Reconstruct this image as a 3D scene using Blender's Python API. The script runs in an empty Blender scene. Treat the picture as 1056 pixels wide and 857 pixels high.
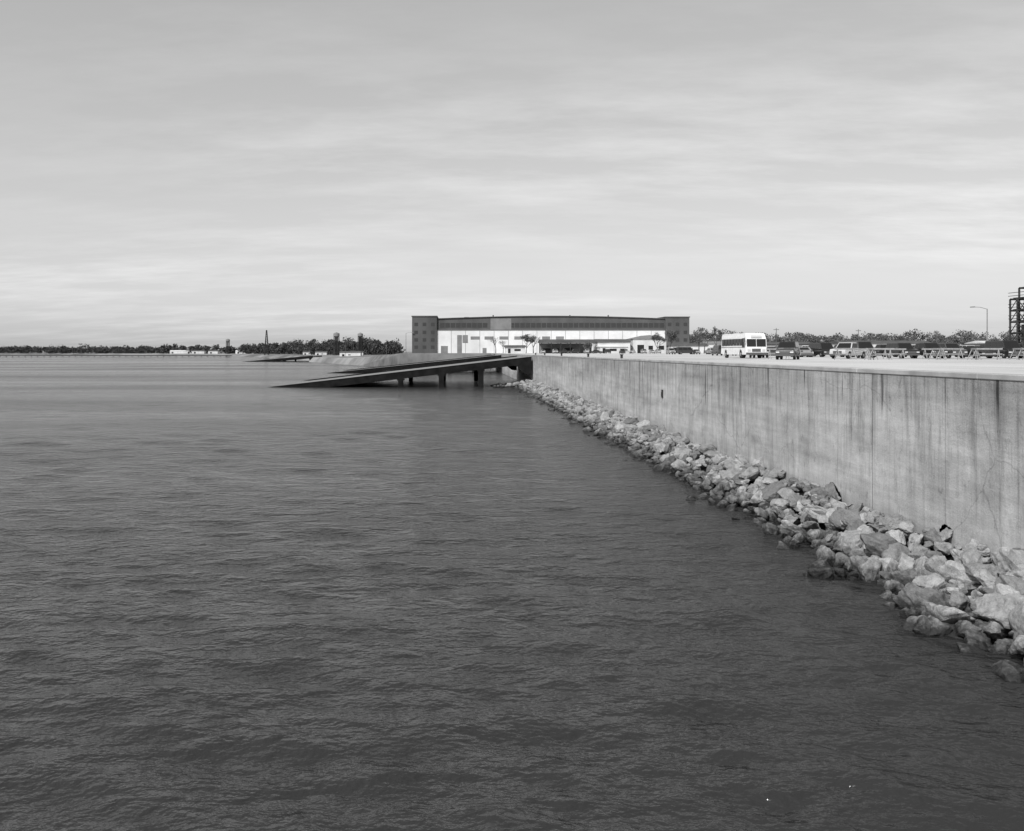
import bpy, bmesh, math, random
import numpy as np
from mathutils import Vector, Matrix
random.seed(7); rng=np.random.default_rng(7)
S=bpy.context.scene
COL=S.collection
GZ=7.4      # apron level
CH=8.2      # camera height

# ---------------------------------------------------------------- materials
def g(v): return (v,v,v,1)
class NT:
    def __init__(s,m):
        s.t=m.node_tree; s.n=s.t.nodes; s.l=s.t.links
    def node(s,ty,**k):
        n=s.n.new(ty)
        for a,b in k.items():
            if a in n.inputs.keys(): n.inputs[a].default_value=b
            else: setattr(n,a,b)
        return n
    def link(s,a,b): s.l.new(a,b)
    def math(s,op,a,b=None,clamp=False):
        n=s.n.new('ShaderNodeMath'); n.operation=op; n.use_clamp=clamp
        for i,x in enumerate((a,b)):
            if x is None: continue
            if isinstance(x,(int,float)): n.inputs[i].default_value=x
            else: s.l.new(x,n.inputs[i])
        return n.outputs[0]
    def noise(s,vec,scale,detail=4,rough=.55):
        n=s.node('ShaderNodeTexNoise'); n.inputs['Scale'].default_value=scale
        n.inputs['Detail'].default_value=detail; n.inputs['Roughness'].default_value=rough
        s.l.new(vec,n.inputs['Vector']); return n.outputs['Fac']
    def mapv(s,vec,scale=(1,1,1),rot=(0,0,0),loc=(0,0,0)):
        n=s.node('ShaderNodeMapping'); n.inputs['Scale'].default_value=scale
        n.inputs['Rotation'].default_value=rot; n.inputs['Location'].default_value=loc
        s.l.new(vec,n.inputs['Vector']); return n.outputs[0]
    def rng(s,v,a,b,c,d):
        n=s.node('ShaderNodeMapRange'); s.l.new(v,n.inputs[0])
        for i,x in enumerate((a,b,c,d)): n.inputs[i+1].default_value=x
        return n.outputs[0]
def newmat(name,rough=.8,base=.5,metal=0,spec=.5):
    m=bpy.data.materials.new(name); m.use_nodes=True
    t=NT(m); b=t.n['Principled BSDF']
    b.inputs['Roughness'].default_value=rough; b.inputs['Base Color'].default_value=g(base)
    b.inputs['Metallic'].default_value=metal
    b.inputs['Specular IOR Level'].default_value=spec
    return m,t,b
def noisy(name,lo,hi,scale=1.0,rough=.8,bump=0,detail=5,spec=.3,stretch=(1,1,1),metal=0):
    m,t,b=newmat(name,rough,lo,metal,spec)
    geo=t.node('ShaderNodeTexCoord').outputs['Object']
    v=t.mapv(geo,stretch)
    f=t.noise(v,scale,detail)
    f2=t.rng(f,.3,.7,lo,hi)
    t.link(f2,b.inputs['Base Color'])
    if bump:
        bn=t.node('ShaderNodeBump'); bn.inputs['Distance'].default_value=bump
        t.link(t.noise(v,scale*5,4),bn.inputs['Height']); t.link(bn.outputs[0],b.inputs['Normal'])
    return m

M={}
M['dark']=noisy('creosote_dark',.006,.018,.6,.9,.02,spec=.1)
M['steel']=noisy('steel_dark',.02,.045,1,.6)
M['white']=noisy('white_paint',.6,.78,.15,.7)
M['white2']=noisy('white_siding',.5,.7,.25,.7,stretch=(1,1,.3))
M['greyroof']=noisy('grey_roof',.06,.11,.2,.8)
M['darkwall']=noisy('dark_wall',.07,.115,.12,.9,stretch=(1,1,.3))
M['midwall']=noisy('mid_wall',.16,.24,.25,.8)
M['dimglass']=newmat('dusty_glazing',.5,.045,0,.3)[0]
M['glass']=newmat('window_glass',.12,.015,0,.4)[0]
M['rubber']=newmat('rubber',.8,.02)[0]
M['hub']=newmat('hub_metal',.35,.35,.7)[0]
M['lamp']=newmat('headlight',.15,.6,.2)[0]
M['trim']=newmat('trim_grey',.5,.08)[0]
M['galv']=noisy('galvanised',.16,.24,3,.5)
M['wood']=noisy('weathered_wood',.22,.36,4,.8)
M['bark']=noisy('bark',.07,.14,2,.9)
def foliage(name,lo,hi,sc):
    m,t,b=newmat(name,.8,lo,0,.1)
    p=t.node('ShaderNodeNewGeometry').outputs['Position']
    f=t.noise(p,sc,3); t.link(t.rng(f,.35,.65,lo,hi),b.inputs['Base Color'])
    return m
M['leaf']=foliage('foliage_dark',.035,.09,.12)
M['leaf2']=foliage('foliage_winter',.07,.17,.1)

# apron concrete
m,t,b=newmat('apron_concrete',.85,.5,0,.2)
p=t.node('ShaderNodeNewGeometry').outputs['Position']
f=t.noise(p,.06,5); f2=t.noise(t.mapv(p,(.4,.06,1)),1,4); f3=t.noise(p,6,3)
s=t.math('ADD',t.rng(f,.3,.7,.44,.58),t.rng(f2,.3,.7,-.05,.05)); s=t.math('ADD',s,t.rng(f3,.3,.7,-.03,.03))
br=t.node('ShaderNodeTexBrick'); br.offset=0; br.inputs['Scale'].default_value=1
br.inputs['Brick Width'].default_value=6; br.inputs['Row Height'].default_value=6; br.inputs['Mortar Size'].default_value=.03
t.link(p,br.inputs['Vector'])
s=t.math('MULTIPLY',s,t.rng(br.outputs['Fac'],0,1,1,.45))
t.link(s,b.inputs['Base Color']); M['apron']=m

# terrain: sand + grass
m,t,b=newmat('ground_sand_grass',.9,.3,0,.1)
p=t.node('ShaderNodeNewGeometry').outputs['Position']
f=t.noise(p,.012,6,.6); f2=t.noise(p,.2,5)
s=t.math('ADD',t.rng(f,.4,.6,.12,.28),t.rng(f2,.3,.7,-.04,.05))
t.link(s,b.inputs['Base Color']); M['ground']=m

# seawall concrete
m,t,b=newmat('seawall_concrete',.85,.4,0,.2)
p=t.node('ShaderNodeNewGeometry').outputs['Position']
sep=t.node('ShaderNodeSeparateXYZ'); t.link(p,sep.inputs[0]); Y=sep.outputs[1]; Z=sep.outputs[2]
big=t.noise(t.mapv(p,(.05,.06,.45)),1,4,.6)
mid=t.noise(t.mapv(p,(1,.5,.9)),1,6,.65)
fine=t.noise(p,12,4,.75)
hor=t.noise(t.mapv(p,(.1,.12,2.6)),1,4,.6)
st=t.noise(t.mapv(p,(1,1.3,.14)),1,5,.62)      # vertical streaks
st2=t.noise(t.mapv(p,(1,4.5,.25),loc=(0,9,0)),1,4,.6)
base=t.rng(big,.3,.7,.37,.60)
base=t.math('ADD',base,t.rng(mid,.3,.7,-.1,.08))
base=t.math('ADD',base,t.rng(hor,.3,.7,-.05,.045))
base=t.math('ADD',base,t.rng(fine,.3,.7,-.04,.04))
topm=t.rng(Z,2.0,7.2,.4,1.0)
base=t.math('MULTIPLY',base,t.math('SUBTRACT',1,t.math('MULTIPLY',t.rng(st,.48,.7,0,.6),topm)))
base=t.math('MULTIPLY',base,t.math('SUBTRACT',1,t.math('MULTIPLY',t.rng(st2,.53,.7,0,.4),topm)))
dr=t.noise(t.mapv(p,(1,1.0,.04),loc=(0,5,0)),2.2,2,.5)
drl=t.noise(t.mapv(p,(1,.7,0),loc=(0,77,0)),1,2)
zl=t.math('ADD',t.math('SUBTRACT',Z,7.25),t.rng(drl,.3,.7,.2,4.2))
dm=t.math('MULTIPLY',t.rng(dr,.63,.7,0,.8),t.rng(zl,0,.8,0,1))
base=t.math('MULTIPLY',base,t.math('SUBTRACT',1,dm))
sp=t.noise(t.mapv(p,(1,1.2,.7)),2.0,6,.78)
base=t.math('MULTIPLY',base,t.rng(sp,.56,.76,1,.4))
eff=t.noise(t.mapv(p,(1,.8,.2),loc=(0,3,3)),1,5,.7)    # pale efflorescence
base=t.math('ADD',base,t.math('MULTIPLY',t.rng(eff,.55,.75,0,.2),t.rng(Z,1.5,6,1,.2)))
base=t.math('MULTIPLY',base,t.rng(Z,1.0,2.4,.75,1))
base=t.math('MULTIPLY',base,t.rng(t.math('ADD',Z,t.rng(mid,.3,.7,-.6,.6)),5.2,7.6,1,.8))
for yy,st_ in ((32.0,.3),(37.6,.55),(41.0,.3),(55.7,.5),(66,.3),(75.7,.3),(88,.45),(104,.35),(119,.45),(140,.4),(160,.4),(178,.4)):
    wob=t.math('ADD',Y,t.rng(mid,.3,.7,-.06,.06))
    c=t.math('COMPARE',wob,yy); t.n[-1].inputs[2].default_value=.03
    base=t.math('MULTIPLY',base,t.math('SUBTRACT',1,t.math('MULTIPLY',c,st_)))
vo=t.node('ShaderNodeTexVoronoi',feature='DISTANCE_TO_EDGE'); vo.inputs['Scale'].default_value=.16
dv=t.node('ShaderNodeVectorMath',operation='ADD'); nz=t.node('ShaderNodeTexNoise'); nz.inputs['Scale'].default_value=.8; nz.inputs['Detail'].default_value=5
t.link(p,nz.inputs['Vector']); t.link(p,dv.inputs[0]); t.link(nz.outputs['Color'],dv.inputs[1]); t.link(t.mapv(dv.outputs[0],(.1,1.2,.8)),vo.inputs['Vector'])
base=t.math('MULTIPLY',base,t.rng(vo.outputs['Distance'],0,.004,.72,1))
t.link(base,b.inputs['Base Color'])
bn=t.node('ShaderNodeBump'); bn.inputs['Distance'].default_value=.05
t.link(t.math('ADD',mid,t.math('MULTIPLY',fine,.4)),bn.inputs['Height']); t.link(bn.outputs[0],b.inputs['Normal'])
M['wall']=m

# rock
m,t,b=newmat('riprap_stone',.9,.4,0,.15)
p=t.node('ShaderNodeNewGeometry').outputs['Position']
sep=t.node('ShaderNodeSeparateXYZ'); t.link(p,sep.inputs[0]); Z=sep.outputs[2]
at=t.node('ShaderNodeAttribute',attribute_name='tint')
f=t.noise(p,3.5,6,.7); f2=t.noise(p,18,5,.75)
s=t.math('ADD',t.rng(f,.32,.68,.17,.30),t.rng(f2,.3,.7,-.06,.06))
s=t.math('MULTIPLY',s,at.outputs['Fac'])
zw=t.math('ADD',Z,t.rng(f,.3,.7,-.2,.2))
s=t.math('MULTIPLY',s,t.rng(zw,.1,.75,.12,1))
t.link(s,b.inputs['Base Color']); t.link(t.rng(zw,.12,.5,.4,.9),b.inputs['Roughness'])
bn=t.node('ShaderNodeBump'); bn.inputs['Distance'].default_value=.07
t.link(t.math('ADD',f,t.math('MULTIPLY',f2,.35)),bn.inputs['Height']); t.link(bn.outputs[0],b.inputs['Normal'])
M['rock']=m

# ramp concrete
M['ramp']=noisy('ramp_concrete',.16,.28,.12,.9,stretch=(.4,1,1))
M['curb']=noisy('curb_concrete',.3,.5,.8,.9)

# water
m,t,b=newmat('water_surface',.06,.028,0,.5)
b.inputs['IOR'].default_value=1.34
p=t.node('ShaderNodeNewGeometry').outputs['Position']
w1=t.noise(t.mapv(p,(.5,.95,1),rot=(0,0,.3)),1,2,.55)
w2=t.noise(t.mapv(p,(1.6,2.3,1),rot=(0,0,-.2)),1,2,.6)
w3=t.noise(t.mapv(p,(6,8,1),rot=(0,0,.35)),1,2,.6)
patch=t.noise(t.mapv(p,(.005,.02,1),rot=(0,0,.1)),1,3,.55)
amp=t.rng(patch,.35,.65,.5,1.25)
h=t.math('ADD',t.math('MULTIPLY',w1,.36),t.math('MULTIPLY',w2,.24))
h=t.math('ADD',h,t.math('MULTIPLY',w3,.07))
h=t.math('MULTIPLY',h,amp)
bn=t.node('ShaderNodeBump'); bn.inputs['Distance'].default_value=1.0; bn.inputs['Strength'].default_value=1
t.link(h,bn.inputs['Height']); t.link(bn.outputs[0],b.inputs['Normal'])
t.link(t.rng(patch,.35,.65,.1,.25),b.inputs['Roughness'])
M['water']=m

# ---------------------------------------------------------------- mesh helpers
def mesh_np(name,V,F,smooth=False,mat=None,attr=None):
    V=np.asarray(V,dtype=np.float32); F=np.asarray(F,dtype=np.int32); k=F.shape[1]
    me=bpy.data.meshes.new(name)
    me.vertices.add(len(V)); me.vertices.foreach_set('co',V.ravel())
    me.loops.add(F.size); me.loops.foreach_set('vertex_index',F.ravel())
    me.polygons.add(len(F)); me.polygons.foreach_set('loop_start',np.arange(len(F),dtype=np.int32)*k)
    me.polygons.foreach_set('loop_total',np.full(len(F),k,dtype=np.int32))
    me.update(calc_edges=True)
    if attr is not None:
        a=me.attributes.new('tint','FLOAT','POINT'); a.data.foreach_set('value',np.asarray(attr,dtype=np.float32))
    if not smooth: me.shade_flat()
    else: me.shade_smooth()
    if mat: me.materials.append(mat)
    return me
def obj(name,me,parent=None,loc=(0,0,0),rot=0):
    o=bpy.data.objects.new(name,me); COL.objects.link(o); o.location=loc; o.rotation_euler=(0,0,rot)
    if parent: o.parent=parent
    return o
def empty(name,loc=(0,0,0),rot=0):
    return obj(name,None,None,loc,rot)
class B:
    """bmesh builder"""
    def __init__(s): s.b=bmesh.new()
    def box(s,x0,x1,y0,y1,z0,z1):
        v=[s.b.verts.new(c) for c in ((x0,y0,z0),(x1,y0,z0),(x1,y1,z0),(x0,y1,z0),(x0,y0,z1),(x1,y0,z1),(x1,y1,z1),(x0,y1,z1))]
        for f in ((0,3,2,1),(4,5,6,7),(0,1,5,4),(1,2,6,5),(2,3,7,6),(3,0,4,7)): s.b.faces.new([v[i] for i in f])
        return s
    def beam(s,a,c,r,n=4,r2=None):
        a=Vector(a); c=Vector(c); d=(c-a).normalized(); r2=r if r2 is None else r2
        u=d.orthogonal().normalized(); w=d.cross(u)
        A=[];C=[]
        for i in range(n):
            th=2*math.pi*(i+.5)/n; q=u*math.cos(th)+w*math.sin(th)
            A.append(s.b.verts.new(a+q*r)); C.append(s.b.verts.new(c+q*r2))
        for i in range(n):
            j=(i+1)%n; s.b.faces.new((A[i],A[j],C[j],C[i]))
        s.b.faces.new(A[::-1]); s.b.faces.new(C); return s
    def prism(s,prof,axis,a0,a1):
        P=lambda u,z,a:(u,a,z) if axis=='y' else (a,u,z)
        A=[s.b.verts.new(P(u,z,a0)) for u,z in prof]; C=[s.b.verts.new(P(u,z,a1)) for u,z in prof]
        n=len(prof)
        for i in range(n):
            j=(i+1)%n; s.b.faces.new((A[i],A[j],C[j],C[i]))
        s.b.faces.new(A[::-1]); s.b.faces.new(C); return s
    def quad(s,*c):
        s.b.faces.new([s.b.verts.new(x) for x in c]); return s
    def panel(s,q,u0,u1,v0,v1,off,th=.01):
        bl,br,tr,tl=[Vector(x) for x in q]
        n=(br-bl).cross(tl-bl).normalized()
        def P(u,v): return (bl*(1-u)+br*u)*(1-v)+(tl*(1-u)+tr*u)*v
        c=[P(u0,v0),P(u1,v0),P(u1,v1),P(u0,v1)]
        A=[s.b.verts.new(x-n*th) for x in c]; C=[s.b.verts.new(x+n*off) for x in c]
        s.b.faces.new(C)
        for i in range(4): j=(i+1)%4; s.b.faces.new((A[i],A[j],C[j],C[i]))
        return s
    def mesh(s,name,mat,bevel=0,smooth=False):
        bmesh.ops.recalc_face_normals(s.b,faces=s.b.faces)
        if bevel:
            bmesh.ops.bevel(s.b,geom=[e for e in s.b.edges if e.calc_face_angle(0)>.5],offset=bevel,segments=2,affect='EDGES',profile=.5)
        me=bpy.data.meshes.new(name); s.b.to_mesh(me); s.b.free()
        if smooth: me.shade_smooth()
        if mat: me.materials.append(mat)
        return me
    def obj(s,name,mat,parent=None,bevel=0,**k):
        return obj(name,s.mesh(name,mat,bevel),parent,**k)

# ---------------------------------------------------------------- terrain & water
shore=[(18,-300,0,GZ),(18,431,0,GZ),(-26,434,1.0,GZ),(-56,520,5,4.2),(-112,690,5,3.6),(-120,775,6,3.6),(-215,1100,14,3.6),(-430,1700,25,3.4),(-1050,2350,40,3.2),(-3000,2750,60,3),(-7000,3000,80,3)]
bm=bmesh.new()
vt=[bm.verts.new((x,y,z-.004)) for x,y,_,z in shore]
inl=[bm.verts.new(c) for c in [(-7000,9000,5),(9000,9000,GZ),(9000,-300,GZ-.004)]]
R1=bm.verts.new((1500,1100,GZ-.004)); R0=bm.verts.new((1500,-300,GZ-.004))
I=[bm.verts.new((60,431,GZ-.004)),bm.verts.new((30,560,GZ-.004)),bm.verts.new((10,690,GZ-.004)),bm.verts.new((10,775,GZ-.004)),bm.verts.new((0,1100,GZ-.004))]
bm.faces.new([vt[0],vt[1],I[0],R0]); bm.faces.new([vt[1],vt[2],vt[3],I[1],I[0]])
bm.faces.new([vt[3],vt[4],I[2],I[1]]); bm.faces.new([vt[4],vt[5],I[3],I[2]]); bm.faces.new([vt[5],vt[6],I[4],I[3]])
bm.faces.new([I[0],I[1],I[2],I[3],I[4],R1,R0])
bm.faces.new([vt[6],vt[7],vt[8],vt[9],vt[10],inl[0],inl[1],R1,I[4]])
bm.faces.new([R1,inl[1],inl[2],R0])
sk=[]
for i,(x,y,w,z) in enumerate(shore):
    if i<1: continue
    a=Vector(shore[max(i-1,1)][:2]); c=Vector(shore[min(i+1,len(shore)-1)][:2]); d=(c-a).normalized()
    n=Vector((-d.y,d.x)) ; n = n if n.dot(Vector((-.5,-1)))>0 else -n
    if i==1: n=Vector((-1,0)); w=.5
    sk.append(bm.verts.new((x+n.x*w,y+n.y*w,-1.5)))
for i in range(len(sk)-1):
    bm.faces.new((vt[i+1],sk[i],sk[i+1],vt[i+2]))
bmesh.ops.triangulate(bm,faces=[f for f in bm.faces if len(f.verts)>4])
bmesh.ops.recalc_face_normals(bm,faces=bm.faces)
me=bpy.data.meshes.new('ground'); bm.to_mesh(me); bm.free(); me.materials.append(M['ground'])
obj('ground',me)
b=B(); b.quad((18.0,-300,GZ),(420,-300,GZ),(420,470,GZ),(18.0,470,GZ)); b.obj('concrete_apron',M['apron'])

# water sheet: real wave relief, mesh density falling with distance
th=np.concatenate([np.arange(-50,50,.4),np.arange(50,310,3.0)])*math.pi/180
rr=np.concatenate([[.6],6*np.exp(np.arange(0,math.log(12000/6),.0068))])
nt,nr=len(th),len(rr)
TH,RR=np.meshgrid(th,rr)
wx=2+RR*np.sin(TH); wy=-3+RR*np.cos(TH); wz=np.zeros_like(wx)
dth=np.gradient(np.concatenate([th,[th[0]+2*math.pi]]))[:-1]
cell=np.maximum(RR*.0068,RR*np.abs(dth)[None,:])
wr=np.random.default_rng(11)
N=90; tot=0
lam=np.exp(wr.uniform(math.log(.45),math.log(7.5),N)); ang=wr.normal(.15,.55,N); ph=wr.uniform(0,6.28,N)
sl=wr.uniform(.5,1.2,N)*np.where(lam>3.5,.55,1.0); sl*=.17*math.sqrt(2)/math.sqrt((sl**2).sum())
for i in range(N):
    k=2*math.pi/lam[i]; fade=np.clip((lam[i]/cell-2.5)/3,0,1)
    arg=k*(wx*math.sin(ang[i])+wy*math.cos(ang[i]))+ph[i]
    wz+=fade*sl[i]/k*np.sin(arg)
calm=.75+.25*np.sin(wx*.05+1.3*np.sin(wy*.031))*np.sin(wy*.07+.8)
wz*=calm
V=np.stack([wx,wy,wz],-1).reshape(-1,3)
i0=np.arange(nr-1)[:,None]*nt; j=np.arange(nt)[None,:]; j2=(j+1)%nt
F=np.stack([i0+j,i0+nt+j,i0+nt+j2,i0+j2],-1).reshape(-1,4)[:,::-1]
obj('water',mesh_np('water',V,F,True,M['water']))
b=B(); b.quad((-9000,-400,-4),(17,-400,-4),(17,5000,-4),(-9000,5000,-4)); b.obj('seabed',M['dark'])

# seawall
wall=empty('seawall')
b=B(); b.box(17.99,19.2,-60,204,-3,GZ-.15); b.obj('wall_face',M['wall'],wall)
b=B()
y=-60.0
while y<204:
    e=min(y+9-.02,204); b.box(17.95,18.75,y,e,GZ-.149+.0,GZ+.05); y+=9
b.obj('coping',M['curb'],wall,bevel=.03)
b=B(); b.box(18,19.2,204,432,-3,GZ-.006); b.obj('wall_behind_ramp',M['wall'],wall)
b=B(); b.box(17.9,18.02,75.3,75.7,4.2,4.9); b.box(17.86,17.9,75.38,75.62,4.3,4.7); b.obj('marker_bracket',M['steel'],wall,bevel=.01)

# ---------------------------------------------------------------- riprap
def ico(sub):
    bm=bmesh.new(); bmesh.ops.create_icosphere(bm,subdivisions=sub,radius=1)
    V=np.array([v.co[:] for v in bm.verts]); F=np.array([[v.index for v in f.verts] for f in bm.faces]); bm.free(); return V,F
def rock_tmpl(D):
    n=rng.normal(size=(11,3)); n/=np.linalg.norm(n,axis=1)[:,None]
    d=rng.uniform(.5,1.0,11)
    dots=D@n.T; r=np.where(dots>.05,d/np.maximum(dots,.05),9).min(axis=1); r=np.minimum(r,1.3)
    for _ in range(6):
        k=rng.normal(size=3)*3.5; r=r*(1+.035*np.sin(D@k+rng.uniform(0,6)))
    for _ in range(10):
        k=rng.normal(size=3)*10; r=r*(1+.015*np.sin(D@k+rng.uniform(0,6)))
    return D*r[:,None]
T={}
for sub in (4,3,2):
    D,F=ico(sub); T[sub]=([rock_tmpl(D) for _ in range(20)],F)
VV=[];FF=[];TT=[];off=0
def addrock(x,y,z,r):
    global off
    sub=4 if y<42 else (3 if y<100 else 2)
    Vs,F=T[sub]; V=Vs[rng.integers(len(Vs))].copy()
    V*=np.array([rng.uniform(.8,1.35),rng.uniform(.7,1.1),rng.uniform(.5,.9)])*r
    a,b_,c=rng.uniform(-.7,.7),rng.uniform(-.7,.7),rng.uniform(0,6.28)
    R=np.array(Matrix.Rotation(c,3,'Z')@Matrix.Rotation(a,3,'X')@Matrix.Rotation(b_,3,'Y'))
    V=V@R.T+np.array([x,y,z])
    V[:,0]=np.minimum(V[:,0],17.97)
    VV.append(V);FF.append(F+off);off+=len(V);TT.append(np.full(len(V),rng.uniform(.6,1.55)))
y=16.0
while y<203:
    edge=14.7+.45*math.sin(y*.35)+.3*math.sin(y*1.1+1)+rng.uniform(-.35,.35)
    x=edge-.3
    while x<18.0:
        fr=(x-14.2)/3.8
        z=-.3+1.6*max(fr,0)**.9+rng.uniform(-.22,.3)
        r=rng.choice([.16,.25,.34,.46,.66],p=[.26,.28,.24,.15,.07])
        addrock(x+rng.uniform(-.2,.2),y+rng.uniform(-.25,.25),z,r)
        x+=rng.uniform(.38,.66)
    if rng.random()<.3: addrock(edge-rng.uniform(.6,1.1),y,-.18,rng.uniform(.3,.5))
    y+=.46
for i in range(110):
    X=rng.uniform(9,17.8); addrock(X,rng.uniform(200,207),-.2+max(0,(X-11))*.2+rng.uniform(0,.3),rng.uniform(.4,.8))
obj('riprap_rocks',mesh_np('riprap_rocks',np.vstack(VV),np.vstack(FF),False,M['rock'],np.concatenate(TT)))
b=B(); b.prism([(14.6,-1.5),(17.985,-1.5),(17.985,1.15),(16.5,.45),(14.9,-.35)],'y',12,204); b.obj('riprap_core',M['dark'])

# ---------------------------------------------------------------- seaplane ramps
def ramp(x_top,x_bot,z_top,y0,y1,girder,piles,name='seaplane_ramp',rows=28):
    e=empty(name,(0,0,0))
    L=x_top-x_bot; sl=z_top/L
    zt=lambda x:(x-x_bot)*sl
    xe=x_bot-6
    b=B(); b.prism([(x_top,zt(x_top)),(xe,zt(xe)),(xe,zt(xe)-.5),(x_top,zt(x_top)-.5)],'y',y0+.6,y1-.6); b.obj('deck',M['ramp'],e)
    b=B()
    for yy in (y0,y1-.6):
        b.prism([(x_top,zt(x_top)+.12),(xe,zt(xe)+.12),(xe,zt(xe)-girder),(x_top-4,zt(x_top-4)-girder),(x_top-2.9,zt(x_top-3.2)-girder-.4),(x_top-2.5,zt(x_top)-girder*2.2),(x_top-1.4,zt(x_top)-girder*2.8),(x_top,zt(x_top)-girder*2.9)],'y',yy,yy+.597)
    b.obj('edge_girders',M['dark'],e)
    b=B()
    for yy in (y0-.05,y1-.55): b.prism([(x_top,zt(x_top)+.30),(xe,zt(xe)+.30),(xe,zt(xe)+.123),(x_top,zt(x_top)+.123)],'y',yy,yy+.5)
    b.obj('curbs',M['dark'],e)
    b=B()
    for px in piles:
        for yy in np.arange(y0+.3,y1,rows):
            b.box(px-.6,px+.6,yy-.28,yy+.7,-3,zt(px)-girder+.3)
            b.box(px-.85,px+.85,yy-.29,yy+.8,zt(px)-girder-.35,zt(px)-girder+.05)
    b.obj('piles',M['dark'],e)
    return e
ramp(17.6,-40.5,6.75,200,248,1.35,(-12.4,-3.1,6.0),rows=46)
ramp(17.6,-46,6.6,330,380,1.1,(-12,-2,8),rows=48)
ramp(-114,-168,4.6,700,750,1.5,(-146,-136),rows=45)

# ---------------------------------------------------------------- hangar
H=empty('aircraft_hangar')
Y0=440
b=B(); b.box(-9,106,Y0,Y0+70,GZ-.5,18.9); b.obj('lower_walls',M['white'],H)
prof=[(-9,18.903),(106,18.903)]; 
arch=[(106-115*i/24, 24.6+1.3*math.sin(math.pi*i/24)) for i in range(25)]
b=B(); b.prism(prof+arch,'y',Y0+.3,Y0+69.7); b.obj('upper_walls_roof',M['darkwall'],H)
b=B(); arch2=[(106.0-115*i/24, 24.603+1.3*math.sin(math.pi*i/24)) for i in range(25)]
b.prism(arch2+[(x,z+.35) for x,z in arch2[::-1]],'y',Y0-.3,Y0+70.2); b.obj('roof_edge',M['greyroof'],H)
b=B()
for x0,x1,z1 in ((-21.5,-9.03,25.7),(106.03,118,25.3)):
    b.box(x0,x1,Y0-1,Y0+72,GZ-4.5,z1); b.box(x0-.3,x1+.3,Y0-1.3,Y0+72.3,z1+.002,z1+.5)
b.obj('corner_towers',M['darkwall'],H)
b=B()
for x0,x1 in ((-21.5,-9.03),(106.03,118)):
    for k in range(3):
        for z in (9.5,13.2,17,21):
            c=x0+(x1-x0)*(k+.5)/3; b.box(c-.9,c+.9,Y0-1.05,Y0-.9,z,z+1.7)
x=-7.5
while x<104:
    if not (16<x<27): b.box(x,x+2.3,Y0+.22,Y0+.35,20.3,22.6)
    x+=2.7
b.obj('clerestory_windows',M['dimglass'],H)
b=B(); b.box(18.0,28.5,Y0+.18,Y0+.35,19.2,24.9); b.box(-9,106,Y0-.15,Y0+.29,18.75,19.1)
b.obj('light_panels',M['midwall'],H)
b=B()
x=-9.0
while x<105:
    b.box(x-.07,x+.07,Y0-.1,Y0+.05,GZ,18.7); x+=7.2
b.obj('door_rails',M['midwall'],H)
b=B()
for x0,x1,z0,z1 in ((1.2,3.6,GZ,16.5),(3.9,6.6,12.5,16.5),(8,12.5,14.2,15.8),(15,19.5,14.2,15.8),(22.5,27,14.2,15.8),(30,34,14.2,15.8),(14,16,GZ,10),(28,31,GZ,10.6),(36.5,41,14.2,15.8),(44,48,14.2,15.8),(51,55,14.2,15.8),(-7,-3.5,GZ,11)):
    b.box(x0,x1,Y0-.06,Y0+.05,z0,z1)
b.obj('doors_windows',M['midwall'],H)
b=B()
for x in (5,33,48,70,88): b.box(x,x+2.4,Y0+20,Y0+22,25,26.4)
for x in (20,60,80): b.beam((x,Y0+15,25),(x,Y0+15,27.2),.35,8)
b.obj('roof_vents',M['greyroof'],H)

def shed(name,x0,x1,y0,y1,h,rh,wall,roof,doors=(),axis='x',base=GZ):
    e=empty(name)
    b=B(); b.box(x0,x1,y0,y1,base-2.3,base+h)
    b.obj('walls',wall,e)
    b=B(); o=.5
    if axis=='x': b.prism([(y0-o,base+h+.003),(y1+o,base+h+.003),((y0+y1)/2,base+h+rh)],'x',x0-o,x1+o)
    else: b.prism([(x0-o,base+h+.003),(x1+o,base+h+.003),((x0+x1)/2,base+h+rh)],'y',y0-o,y1+o)
    b.obj('roof',roof,e)
    if doors:
        b=B()
        for d0,d1,z0,z1 in doors: b.box(x0+d0,x0+d1,y0-.05,y0+.05,base+z0,base+z1)
        b.obj('doors_windows',M['glass'],e)
    return e
e=empty('open_canopy_shelter')
b=B(); b.prism([(383,12.0),(395,12.0),(395,12.7),(389,13.6),(383,12.7)],'x',37.6,62); b.obj('roof',M['greyroof'],e)
b=B()
for x in np.arange(38.2,62,4.2):
    for y in (383.6,394.3): b.box(x-.15,x+.15,y-.15,y+.15,GZ,12.0)
b.obj('posts',M['steel'],e)
b=B(); b.box(38,61.5,392,392.3,GZ,11.9); b.obj('back_wall',M['midwall'],e)
b=B(); b.box(39.0,46,386,388,GZ,9.6); b.box(49,52,386,389,GZ,9.9); b.obj('stored_crates',M['dark'],e)
shed('white_shed',63.5,78,388,402,5.0,1.4,M['white2'],M['greyroof'],((1,4,0,3.4),(6,8,1.5,3.2),(10,13.5,0,3.4)))
shed('white_shed',80,95,392,410,6.4,1.8,M['white2'],M['midwall'],((2,5,0,3.8),(7,9,1.6,3.4),(11.5,14,1.6,3.4)),'y')
shed('low_outbuilding',62,74,372,380,2.8,1.0,M['white2'],M['white'],((1,2.2,0,2.2),(4,7,1,2),(8.5,11,1,2)))
shed('low_outbuilding',24,33,410,418,2.8,1.0,M['white2'],M['greyroof'],((1,2.2,0,2.2),(4,7,1,2)))
shed('low_outbuilding',98,116,400,410,3.4,1.2,M['white2'],M['greyroof'],((2,5,0,2.6),(8,11,1,2.3)))
shed('low_outbuilding',118,130,410,420,4.4,1.2,M['white2'],M['midwall'],((2,5,0,2.6),(8,11,1,2.3)))
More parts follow.
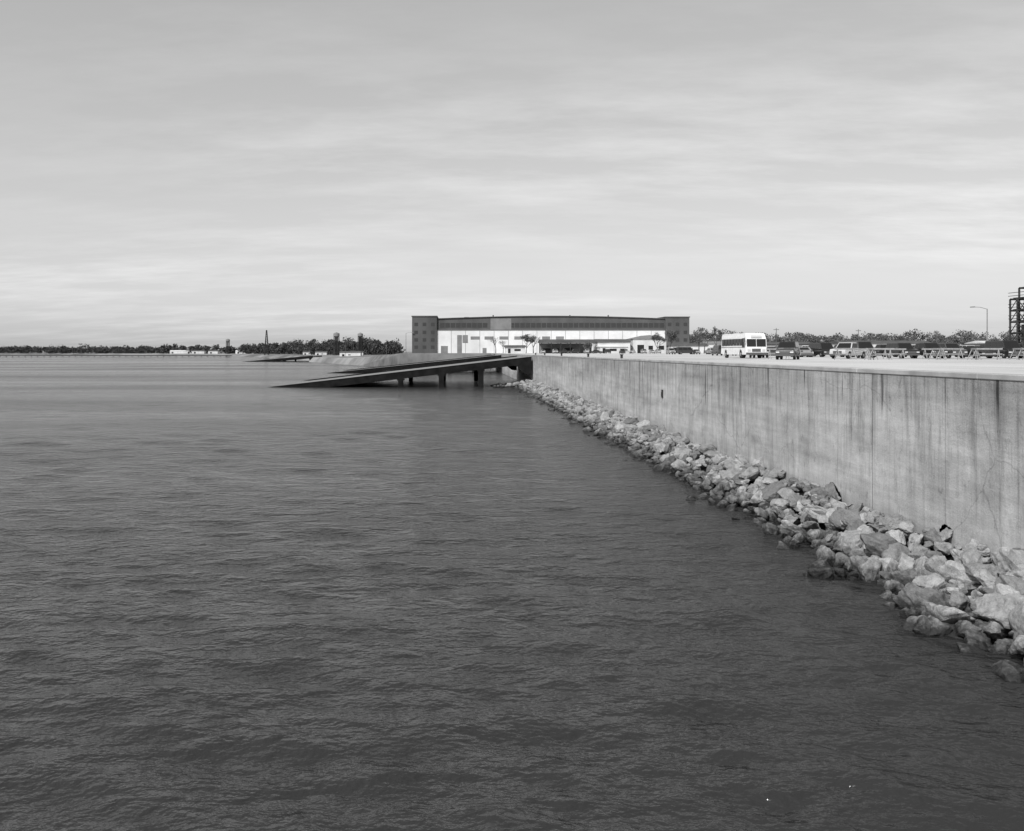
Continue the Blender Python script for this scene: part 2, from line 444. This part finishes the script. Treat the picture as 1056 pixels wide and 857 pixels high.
shed('warehouse_building',132,158,450,475,4.2,1.2,M['white2'],M['white'],((2,5,0,2.8),(9,12,0,2.8)))
shed('warehouse_building',168,205,500,520,5,1.5,M['midwall'],M['greyroof'],((3,8,0,3.5),(14,19,0,3.5)))
shed('warehouse_building',232,286,520,545,5.5,2.0,M['white2'],M['greyroof'],((5,10,0,4),(20,26,0,4),(38,44,0,4)))
shed('warehouse_building',305,350,500,522,5.5,1.6,M['midwall'],M['white2'],((5,10,0,4),(20,26,0,4)))
for (x,y) in ((-195,1120),(-160,1000),(-95,720),(-100,830)):
    shed('shore_building',x,x+random.uniform(12,20),y,y+12,3.4,1.2,M['white2'],M['greyroof'],((2,4,0,2),(7,9,1,1.8)),base=4)
for x,y,w in ((-400,1720,30),(-450,1790,40),(-560,1860,26),(-640,1960,60),(-520,1840,20)):
    shed('shore_building',x,x+w,y,y+15,5,2.0,M['white2'],M['white'] if w>35 else M['greyroof'],((4,8,0,3),),base=4)

# ---------------------------------------------------------------- trees
def treemass(name,pts,leaf,mat,nper,wr=(.35,.5)):
    V=[];F=[];o=0
    tb=B()
    for (x,y,h) in pts:
        R=h*random.uniform(*wr); zt=GZ if x>50 else GZ-3.7
        tb.beam((x,y,zt-.8),(x+random.uniform(-.5,.5),y,zt+h*.75),h*.022,5,h*.008)
        for k in range(3):
            a=random.uniform(0,6.28); z0=zt+h*random.uniform(.3,.55)
            tb.beam((x,y,z0),(x+math.cos(a)*R*.8,y+math.sin(a)*R*.8,z0+h*.25),h*.01,4,h*.004)
        nc=random.randint(8,13)
        cl=[]
        for k in range(nc):
            a=random.uniform(0,6.28); rr=R*math.sqrt(random.random())*.9
            zz=zt+h*random.uniform(.12,.88); lim=1-abs((zz-zt)/h-.4)*.9
            cl.append((x+math.cos(a)*rr*lim,y+math.sin(a)*rr*lim,zz,R*random.uniform(.25,.48)))
        n=nper
        idx=rng.integers(0,nc,n); C=np.array(cl)[idx]
        d=rng.normal(size=(n,3)); d/=np.linalg.norm(d,axis=1)[:,None]
        P=C[:,:3]+d*(C[:,3]*rng.uniform(.5,1.15,n))[:,None]*np.array([1,1,.75])
        P[:,2]=np.maximum(np.minimum(P[:,2],zt+h*1.04),zt)
        u=rng.normal(size=(n,3)); u/=np.linalg.norm(u,axis=1)[:,None]
        w=np.cross(u,rng.normal(size=(n,3))); w/=np.linalg.norm(w,axis=1)[:,None]
        s=(leaf*rng.uniform(.5,1.2,n))[:,None]
        q=np.stack([P-u*s,P-w*s*.7,P+u*s,P+w*s*.7],axis=1).reshape(-1,3)
        V.append(q); F.append(np.arange(n*4).reshape(-1,4)+o); o+=n*4
    e=empty(name)
    obj('foliage',mesh_np('foliage',np.vstack(V),np.vstack(F),False,mat),e)
    tb.obj('trunks',M['bark'],e)
def line(x0,y0,x1,y1,n,h0,h1,jit):
    return [(x0+(x1-x0)*(i+random.random())/n, y0+(y1-y0)*i/n+random.uniform(0,jit), random.uniform(h0,h1)*(1+.15*math.sin(i*.37))) for i in range(n)]
treemass('distant_trees',line(112,560,330,620,80,9,13,60)+line(300,620,600,640,110,9,13,60)+line(110,580,240,600,26,11,15,40)+line(420,600,560,600,30,10,14,30),.5,M['leaf2'],420)
treemass('distant_trees',line(120,700,680,700,190,14,18.5,60),.75,M['leaf2'],320)
treemass('distant_trees',line(-200,1150,-50,760,95,11,16,70)+line(-230,1220,-80,900,80,15,20,60),1.0,M['leaf'],260)
treemass('distant_trees',line(-450,1800,-240,1260,95,15,20,90),1.4,M['leaf'],200)
treemass('distant_trees',line(-1500,2620,-480,1860,170,14,20,140)+line(-2600,2950,-1500,2620,90,16,21,100),2.2,M['leaf'],150,(.6,.8))

def bare_tree(x,y,h,name='bare_tree',leafn=0):
    e=empty(name,(x,y,GZ)); b=B(); tips=[]
    def grow(p,d,L,r,dep):
        q=p+d*L; b.beam(p,q,r,5 if dep>2 else 3,r*.65)
        if dep==0: tips.append(q); return
        for k in range(random.choice((2,3,3))):
            a=Vector((random.uniform(-1,1),random.uniform(-1,1),random.uniform(-.1,.7)))
            grow(q,(d*.9+a*.75).normalized(),L*random.uniform(.62,.82),r*.62,dep-1)
    grow(Vector((0,0,-.2)),Vector((random.uniform(-.1,.1),0,1)).normalized(),h*.27,h*.028,6)
    b.obj('trunk_branches',M['bark'],e)
    if leafn:
        P=np.array([tips[i][:] for i in rng.integers(0,len(tips),leafn)])+rng.normal(size=(leafn,3))*.35
        u=rng.normal(size=(leafn,3)); w=rng.normal(size=(leafn,3)); s=.16
        q=np.stack([P-u*s,P-w*s,P+u*s,P+w*s],axis=1).reshape(-1,3)
        obj('leaves',mesh_np('leaves',q,np.arange(leafn*4).reshape(-1,4),False,M['leaf2']),e)
for (x,y,h,n) in ((19,405,9,0),(22,398,7,0),(36,400,10,0),(33,404,9,1500),(88,380,9,600),(100,350,10,800),(104,372,12,300),(120,400,12,500),(110,330,7,900),(58,378,5,500),(96,390,11,900)):
    bare_tree(x,y,h,'bare_tree',n)

# ---------------------------------------------------------------- vehicles
PAINT={}
def paint(v):
    if v not in PAINT: 
        m,t,bb=newmat('car_paint_%d'%int(v*100),.3,v,0,.5); bb.inputs['Coat Weight'].default_value=.3
        p=t.node('ShaderNodeTexCoord').outputs['Object']; f=t.noise(p,2,4)
        t.link(t.rng(f,.3,.7,v*.9,v*1.05),bb.inputs['Base Color']); t.link(t.rng(f,.3,.7,.25,.45),bb.inputs['Roughness'])
        PAINT[v]=m
    return PAINT[v]
KINDS={
 'sedan':dict(L=4.8,W=1.78,wx=(1.45,-1.4),r=.33,bz=.24,up=[(2.4,.45),(2.38,.68),(2.2,.82),(.95,.98),(-1.75,1.0),(-2.3,.95),(-2.4,.72),(-2.4,.42)],gb=(1.0,-1.75,.97),gt=(.3,-1.15,1.42),split=(.0,.46,.5,.94)),
 'suv':dict(L=4.7,W=1.85,wx=(1.45,-1.4),r=.38,bz=.34,up=[(2.35,.5),(2.35,.85),(2.25,1.02),(1.0,1.12),(-2.3,1.14),(-2.35,1.0),(-2.35,.5)],gb=(1.05,-2.28,1.11),gt=(.5,-2.12,1.78),split=(.0,.36,.39,.66,.69,.98)),
 'pickup':dict(L=5.3,W=1.95,wx=(1.75,-1.55),r=.39,bz=.38,up=[(2.65,.55),(2.65,.9),(2.55,1.06),(1.25,1.15),(-.35,1.16),(-.36,1.12),(-2.62,1.12),(-2.65,1.0),(-2.65,.55)],gb=(1.3,-.3,1.13),gt=(.75,-.2,1.8),split=(.0,.94)),
 'van':dict(L=5.2,W=2.0,wx=(1.7,-1.6),r=.37,bz=.32,up=[(2.6,.5),(2.6,.85),(2.5,1.02),(1.9,1.15),(-2.55,1.17),(-2.6,1.0),(-2.6,.5)],gb=(1.92,-2.56,1.14),gt=(1.2,-2.45,2.05),split=(.0,.3,.33,.64,.67,.97)),
}
CACHE={}
def car_parts(kind,pv):
    k=(kind,pv)
    if k in CACHE: return CACHE[k]
    K=KINDS[kind]; W=K['W']/2; r=K['r']; ar=r+.06; parts={}
    prof=list(K['up'])
    bot=[]
    for wx in (K['wx'][1],K['wx'][0]):
        bot.append((wx-ar,K['bz']))
        for i in range(1,9):
            a=math.pi-math.pi*i/9; bot.append((wx+ar*math.cos(a),r+ar*math.sin(a)))
        bot.append((wx+ar,K['bz']))
    prof=prof+[(-K['L']/2+.12,K['bz'])]+bot+[(K['L']/2-.12,K['bz'])]
    b=B(); b.prism(prof,'y',-W,W)
    for v in b.b.verts:
        if v.co.z>.8: v.co.y*=.955
        if abs(v.co.x)>K['L']/2-.25: v.co.y*=.93
    parts['body']=b.mesh('body',paint(pv),.03)
    x0,x1,z0=K['gb']; t0,t1,z1=K['gt']; wb=W*.94; wt=W*.78
    b=B()
    vb=[(x0,-wb,z0),(x0,wb,z0),(x1,wb,z0),(x1,-wb,z0)]; vt_=[(t0,-wt,z1),(t0,wt,z1),(t1,wt,z1),(t1,-wt,z1)]
    A=[b.b.verts.new(c) for c in vb]; C=[b.b.verts.new(c) for c in vt_]
    for i in range(4): j=(i+1)%4; b.b.faces.new((A[i],A[j],C[j],C[i]))
    b.b.faces.new(C); b.b.faces.new(A[::-1])
    parts['cabin']=b.mesh('cabin',paint(pv),.035)
    b=B(); sp=K['split']
    q_f=(vb[0],vb[1],vt_[1],vt_[0]); q_b=(vb[2],vb[3],vt_[3],vt_[2])
    q_l=(vb[1],vb[2],vt_[2],vt_[1]); q_r=(vb[3],vb[0],vt_[0],vt_[3])
    b.panel(q_f,.06,.94,.08,.9,.008); b.panel(q_b,.08,.92,.15,.86,.008)
    for i in range(0,len(sp),2):
        a,c=max(sp[i],.05),min(sp[i+1],.95)
        b.panel(q_l,a,c,.1,.86,.008); b.panel(q_r,1-c,1-a,.1,.86,.008)
    parts['windows']=b.mesh('windows',M['glass'])
    b=B(); h=B()
    for wx in K['wx']:
        for s in (-1,1):
            b.beam((wx,s*(W-.24),r),(wx,s*(W-.02),r),r,22)
            h.beam((wx,s*(W-.1),r),(wx,s*(W-.005),r),r*.58,14,r*.45)
    parts['tyres']=b.mesh('tyres',M['rubber'],.02); parts['hubs']=h.mesh('hubs',M['hub'])
    F=K['L']/2; zb=K['up'][1][1]
    b=B(); b.box(F-.1,F+.05,-W*.9,W*.9,.36,.52); b.box(-F-.05,-F+.1,-W*.9,W*.9,.38,.54)
    b.box(F-.05,F+.012,-W*.5,W*.5,.56,zb-.03)
    for s in (-1,1): b.box(x0-.35,x0-.2,s*W*.93-.0 if s>0 else -W*.93-.2,s*W*.93+.2 if s>0 else -W*.93,z0+.02,z0+.17)
    parts['bumpers_grille']=b.mesh('bumpers_grille',M['trim'],.015)
    b=B()
    for s in (-1,1): b.box(F-.1,F+.016,s*W*.7-.16,s*W*.7+.16,zb-.2,zb-.05)
    parts['headlights']=b.mesh('headlights',M['lamp'])
    b=B()
    for s in (-1,1): b.box(-F-.014,-F+.1,s*W*.78-.12,s*W*.78+.12,.72,.95)
    if kind=='pickup': b.box(-2.5,-.45,-W*.8,W*.8,1.0,1.128)
    parts['tail_lights']=b.mesh('tail_lights',M['trim'])
    CACHE[k]=parts; return parts
def car(kind,pv,x,y,rot):
    nm={'sedan':'parked_car','suv':'parked_suv','pickup':'pickup_truck','van':'parked_van'}[kind]
    e=empty(nm,(x,y,GZ),rot)
    for n,me in car_parts(kind,pv).items(): obj(n,me,e)
D=math.radians
car('suv',.015,33.2,87,D(-118)); 
car('sedan',.5,50.8,127,D(-100)); car('suv',.6,58,141,D(-80)); car('sedan',.03,43,118,D(-110)); car('suv',.03,39,112,D(-100))
car('pickup',.5,43.8,97,D(-140)); car('van',.05,50.2,108,D(-95)); 
row=[('suv',.015),('pickup',.02),('suv',.06),('sedan',.015),('van',.015),('suv',.03),('sedan',.02),('pickup',.015),('suv',.02)]
for i,(k,c) in enumerate(row): car(k,c,51.5+i*2.95,101+random.uniform(-.6,.6),D(-90+random.uniform(-4,4)))
for i in range(17):
    k=random.choice(['sedan','suv','pickup','van','sedan']); car(k,random.choice([.015,.02,.05,.25,.4,.02]),50+i*3.0,126+random.uniform(-.5,.5),D(random.choice((90,-90))+random.uniform(-3,3)))
for i in range(26):
    if i in (5,13,14): continue
    k=random.choice(['sedan','suv','pickup','van','sedan']); car(k,random.choice([.02,.02,.3,.4,.03,.02]),52+i*3.2,172+random.uniform(-.5,.5),D(random.choice((90,-90))+random.uniform(-3,3)))
for i in range(14):
    k=random.choice(['sedan','suv','pickup','van']); car(k,random.choice([.03,.3,.5,.05]),62+i*3.6,250+random.uniform(-8,8),D(random.choice((90,-90,0,180))))
for i in range(12):
    k=random.choice(['sedan','suv','pickup','sedan']); car(k,random.choice([.03,.03,.4,.05]),36+i*4.3,352+random.uniform(-8,8),D(random.choice((90,-90,0,180))))

def bus(x,y,rot):
    e=empty('shuttle_bus',(x,y,GZ),rot); W=1.22; F=4.7; Bk=-4.8
    b=B(); ar=.55
    prof=[(F,.55),(F+.02,1.3),(F-.06,2.2),(F-.28,2.8),(F-.6,2.95),(Bk+.3,2.95),(Bk,2.7),(Bk,.5)]
    for wx in (-2.9,2.75):
        prof.append((wx-ar,.42))
        for i in range(1,9): a=math.pi-math.pi*i/9; prof.append((wx+ar*math.cos(a),.5+ar*.95*math.sin(a)))
        prof.append((wx+ar,.42))
    prof.append((F-.1,.42))
    b.prism(prof,'y',-W,W)
    for v in b.b.verts:
        if v.co.z>2.6: v.co.y*=.9
    b.obj('body',paint(.78),e,bevel=.06)
    b=B()
    for s in (-1,1):
        x_=Bk+.5
        while x_<F-1.9:
            yq=s*(W+.012); b.box(x_,x_+1.0,min(yq,s*(W-.05)),max(yq,s*(W-.05)),1.5,2.3); x_+=1.14
        yq=s*(W+.012); b.box(F-1.35,F-.45,min(yq,s*(W-.05)),max(yq,s*(W-.05)),1.25,2.35)
    q=((F+.02,-W*.96,1.32),(F+.02,W*.96,1.32),(F-.07,W*.96,2.3),(F-.07,-W*.96,2.3))
    b.panel(q,.03,.485,.05,.95,.03); b.panel(q,.515,.97,.05,.95,.03)
    b.box(Bk-.012,Bk+.05,-.9,.9,1.6,2.4)
    b.obj('windows',M['glass'],e)
    b=B(); b.box(F-.05,F+.14,-W*.97,W*.97,.42,.68); b.box(Bk-.1,Bk+.05,-W*.97,W*.97,.45,.7)
    b.box(F-.05,F+.045,-.5,.5,.78,1.12)
    for s in (-1,1):
        b.box(Bk+.3,F-.4,min(s*(W+.014),s*W),max(s*(W+.014),s*W),1.28,1.34)
        b.beam((F-.1,s*W,2.5),(F+.3,s*(W+.25),2.35),.025); b.box(F+.22,F+.3,s*(W+.27)-.1,s*(W+.27)+.1,1.9,2.35)
    b.obj('bumpers_trim',M['trim'],e)
    b=B()
    for s in (-1,1): b.box(F-.05,F+.05,s*.85-.16,s*.85+.16,.85,1.08)
    b.box(F-.3,F-.02,-.6,.6,2.42,2.68); b.obj('headlights_sign',M['lamp'],e)
    b=B(); h=B()
    for wx in (-2.9,2.75):
        for s in (-1,1): b.beam((wx,s*(W-.3),.48),(wx,s*(W-.03),.48),.48,24); h.beam((wx,s*(W-.1),.48),(wx,s*(W+.0),.48),.26,14,.2)
    b.obj('tyres',M['rubber'],e,bevel=.02); h.obj('hubs',M['hub'],e)
bus(35.0,106,D(-90))

def sawhorse(x,y,rot,mat):
    e=empty('sawhorse_barricade',(x,y,GZ),rot); b=B()
    for s in (-1,1):
        for q in (-1,1): b.beam((s*.95,q*.42,0),(s*.95,0,1.05),.045)
        b.beam((s*.95,-.25,.42),(s*.95,.25,.42),.03)
    b.obj('legs',M['wood'],e)
    b=B(); b.box(-1.3,1.3,-.045,.045,.98,1.13); b.box(-1.2,1.2,-.28,-.24,.5,.6); b.obj('rails',mat,e,bevel=.008)
for (x,y,r) in ((37.6,84,20),(39.6,83,75),(41.4,85,-10),(46.4,84,80),(48.4,85,10),(50.0,84,70),(52.2,85.5,-15),(54.2,84,75),(56.5,85,5),(34.5,93,0),(58.5,86,60),(46.8,93,0),(51,93,5)):
    sawhorse(x,y,D(r),M['wood'])

# ---------------------------------------------------------------- lamps, poles, towers
def lamp(x,y,h,rot=180,name='street_lamp'):
    e=empty(name,(x,y,GZ),D(rot)); b=B(); b.beam((0,0,0),(0,0,h),.15,10,.1); b.beam((0,0,0),(0,0,.5),.28,10)
    b.beam((0,0,h-.1),(1.6,0,h+.35),.06,6); b.beam((1.6,0,h+.35),(3.0,0,h+.4),.06,6)
    b.obj('pole_arm',M['galv'],e)
    b=B(); b.prism([(2.7,h+.3),(3.9,h+.26),(3.8,h+.5),(2.9,h+.55)],'y',-.2,.2); b.obj('lamp_head',M['galv'],e,bevel=.04)
lamp(122,200,10.6); lamp(-24.5,438,10,0)
def utility_pole(x,y,h,z=GZ):
    e=empty('utility_pole',(x,y,z)); b=B(); b.beam((0,0,-2.3),(0,0,h),.18,8,.12); b.box(-1.2,1.2,-.08,.08,h-.8,h-.62); b.obj('pole',M['bark'],e)
    b=B()
    for s in (-1,-.4,.4,1): b.beam((s,0,h-.62),(s,0,h-.4),.06,6)
    b.obj('insulators',M['trim'],e)
for x,y in ((140,380),(185,400),(232,420),(282,440)): utility_pole(x,y,11)
for x,y in ((-50,640),(-90,720),(-100,860)): utility_pole(x,y,12,5)

# industrial steel tower
e=empty('steel_lattice_tower',(0,0,0)); b=B(); X0,X1,Ya,Yb=98,112,150,154; levels=[GZ,9.4,11.4,13.4,15.4,17.4,19.4]
cols=[98,99.6,101.4,104.6,107.8,112]
for i,x in enumerate(cols):
    top_=17.4 if i==0 else 19.4
    for y in (Ya,(Ya+Yb)/2,Yb): b.beam((x,y,GZ-.2),(x,y,top_),.2)
for z in levels[1:]:
    for y in (Ya,(Ya+Yb)/2,Yb): b.beam((X0 if z<18 else 99.6,y,z),(X1,y,z),.17)
    for i,x in enumerate(cols):
        if z>18 and i==0: continue
        b.beam((x,Ya,z),(x,Yb,z),.13)
for i in range(len(cols)-1):
    for k in range(len(levels)-1):
        if i==0 and k==5: continue
        if (i+k)%2: b.beam((cols[i],Ya,levels[k]),(cols[i+1],Ya,levels[k+1]),.1)
        else: b.beam((cols[i+1],Ya,levels[k]),(cols[i],Ya,levels[k+1]),.1)
for i in range(6):
    for k in range(5):
        b.beam((cols[i],Ya,levels[k]),(cols[i],(Ya+Yb)/2,levels[k+1]),.09); b.beam((cols[i],Yb,levels[k]),(cols[i],(Ya+Yb)/2,levels[k+1]),.09)
b.obj('frame',M['steel'],e)
b=B()
for z in (9.4,11.4,13.4,15.4,17.4): b.box(98.3,111.5,Ya+.3,Yb-.3,z+.18,z+.26)
b.obj('platforms',M['steel'],e)
b=B()
for z in (9.4,11.4,13.4,15.4,17.4):
    for q in (.55,1.1):
        b.beam((97.9,Ya-.2,z+q),(112,Ya-.2,z+q),.05); b.beam((97.8,Ya-.2,z+q),(97.8,Yb+.2,z+q),.05)
    for x in np.arange(98,112,1.6): b.beam((x,Ya-.2,z),(x,Ya-.2,z+1.1),.04)
b.obj('handrails',M['steel'],e)
b=B()
for x,z0,z1,r in ((99.6,8,12.9,.8),(103.2,11.8,16.8,.9),(106.2,8,15,1.2),(110.0,15.6,20.5,.8),(100.4,13.6,17,.7)): b.beam((x,152,z0),(x,152,z1),r,20)
b.obj('vessels',M['darkwall'],e)

def water_tower(x,y,h,r):
    e=empty('water_tower',(x,y,GZ-3.5)); b=B()
    for a in range(6):
        c,s=math.cos(a*math.pi/3)*r*.8,math.sin(a*math.pi/3)*r*.8; b.beam((c*1.3,s*1.3,0),(c,s,h-r),.35)
    b.beam((0,0,0),(0,0,h-r),.6,8); b.obj('legs',M['steel'],e)
    b=B(); b.beam((0,0,h-r*1.2),(0,0,h-.35*r),r,20); b.beam((0,0,h-.35*r),(0,0,h+.1*r),r,20,.2); b.beam((0,0,h-r*1.7),(0,0,h-r*1.2),r*.4,20,r); b.obj('tank',M['midwall'],e)
water_tower(-122,900,24,3.2); water_tower(-92,850,22.5,2.6); water_tower(-390,1500,26,3.5)
e=empty('lattice_mast',(-248,1150,GZ-4)); b=B(); HH=33
for s,q in ((-1,-1),(1,-1),(1,1),(-1,1)): b.beam((s*2.6,q*2.6,0),(s*.4,q*.4,HH),.4)
for k in range(10):
    z=k*3.2; w=2.6-2.2*z/HH; w2=2.6-2.2*(z+3.2)/HH
    b.beam((-w,-w,z),(w2,-w2,z+3.2),.2); b.beam((w,-w,z),(-w2,-w2,z+3.2),.2); b.beam((-w2,-w2,z+3.2),(w2,-w2,z+3.2),.2)
b.obj('frame',M['steel'],e)
e=empty('wooden_pier'); b=B(); b.box(-660,-320,1248,1252,2.0,3.0)
for x in np.arange(-660,-320,9): b.box(x,x+.8,1248.2,1248.8,-2,2.0)
b.obj('deck_piles',M['steel'],e)
b=B()
e=empty('mooring_bollards')
for yy in (96,120,150,178,198):
    b.beam((18.35,yy,GZ+.05),(18.35,yy,GZ+.4),.14,12); b.beam((18.35,yy,GZ+.4),(18.35,yy,GZ+.5),.2,12)
b.obj('bollards',M['steel'],e)

# ---------------------------------------------------------------- light
el=math.radians(42); az=math.radians(215)
dirv=Vector((math.sin(az)*math.cos(el),math.cos(az)*math.cos(el),math.sin(el)))
L=bpy.data.lights.new('sun','SUN'); L.energy=3.6; L.angle=math.radians(.5); L.color=(1,1,1)
o=bpy.data.objects.new('sun',L); COL.objects.link(o); o.rotation_euler=dirv.to_track_quat('Z','Y').to_euler(); o.location=(-50,-50,80)
w=bpy.data.worlds.new('World'); S.world=w; w.use_nodes=True
t=NT(w); bg=t.n['Background']
sky=t.node('ShaderNodeTexSky'); sky.sky_type='NISHITA'; sky.sun_disc=False; sky.sun_elevation=el; sky.sun_rotation=az
sky.air_density=1.0; sky.dust_density=1.5
bw=t.node('ShaderNodeRGBToBW'); t.link(sky.outputs[0],bw.inputs[0])
tc=t.node('ShaderNodeTexCoord').outputs['Generated']
sep=t.node('ShaderNodeSeparateXYZ'); t.link(tc,sep.inputs[0])
zc=t.math('ADD',t.math('MAXIMUM',sep.outputs[2],0),.12)
cb=t.node('ShaderNodeCombineXYZ'); t.link(t.math('DIVIDE',sep.outputs[0],zc),cb.inputs[0]); t.link(t.math('DIVIDE',sep.outputs[1],zc),cb.inputs[1])
c1=t.noise(t.mapv(cb.outputs[0],(.8,1.9,1),rot=(0,0,.5)),1.5,8,.64)
c2=t.noise(t.mapv(cb.outputs[0],(.3,.5,1),loc=(2.3,.6,0)),.8,2,.5)
cl=t.math('MULTIPLY',t.rng(c1,.42,.8,0,.32),t.rng(c2,.4,.62,.05,1))
haze=t.math('POWER',t.math('MULTIPLY',bw.outputs[0],.1),.52)
v=t.math('MULTIPLY',t.math('MULTIPLY',haze,10.2),t.math('ADD',1,cl))
t.link(v,bg.inputs['Color']); bg.inputs['Strength'].default_value=.1

# ---------------------------------------------------------------- camera
cam=bpy.data.cameras.new('camera'); cam.sensor_width=36; cam.lens=36*900/1056
cam.shift_x=59/1056; cam.shift_y=-66/1056; cam.clip_end=20000; cam.clip_start=.1
o=bpy.data.objects.new('camera',cam); COL.objects.link(o); o.location=(0,0,CH); o.rotation_euler=(math.radians(90),0,0)
S.camera=o
S.view_settings.view_transform='Standard'; S.view_settings.look='None'; S.view_settings.exposure=0
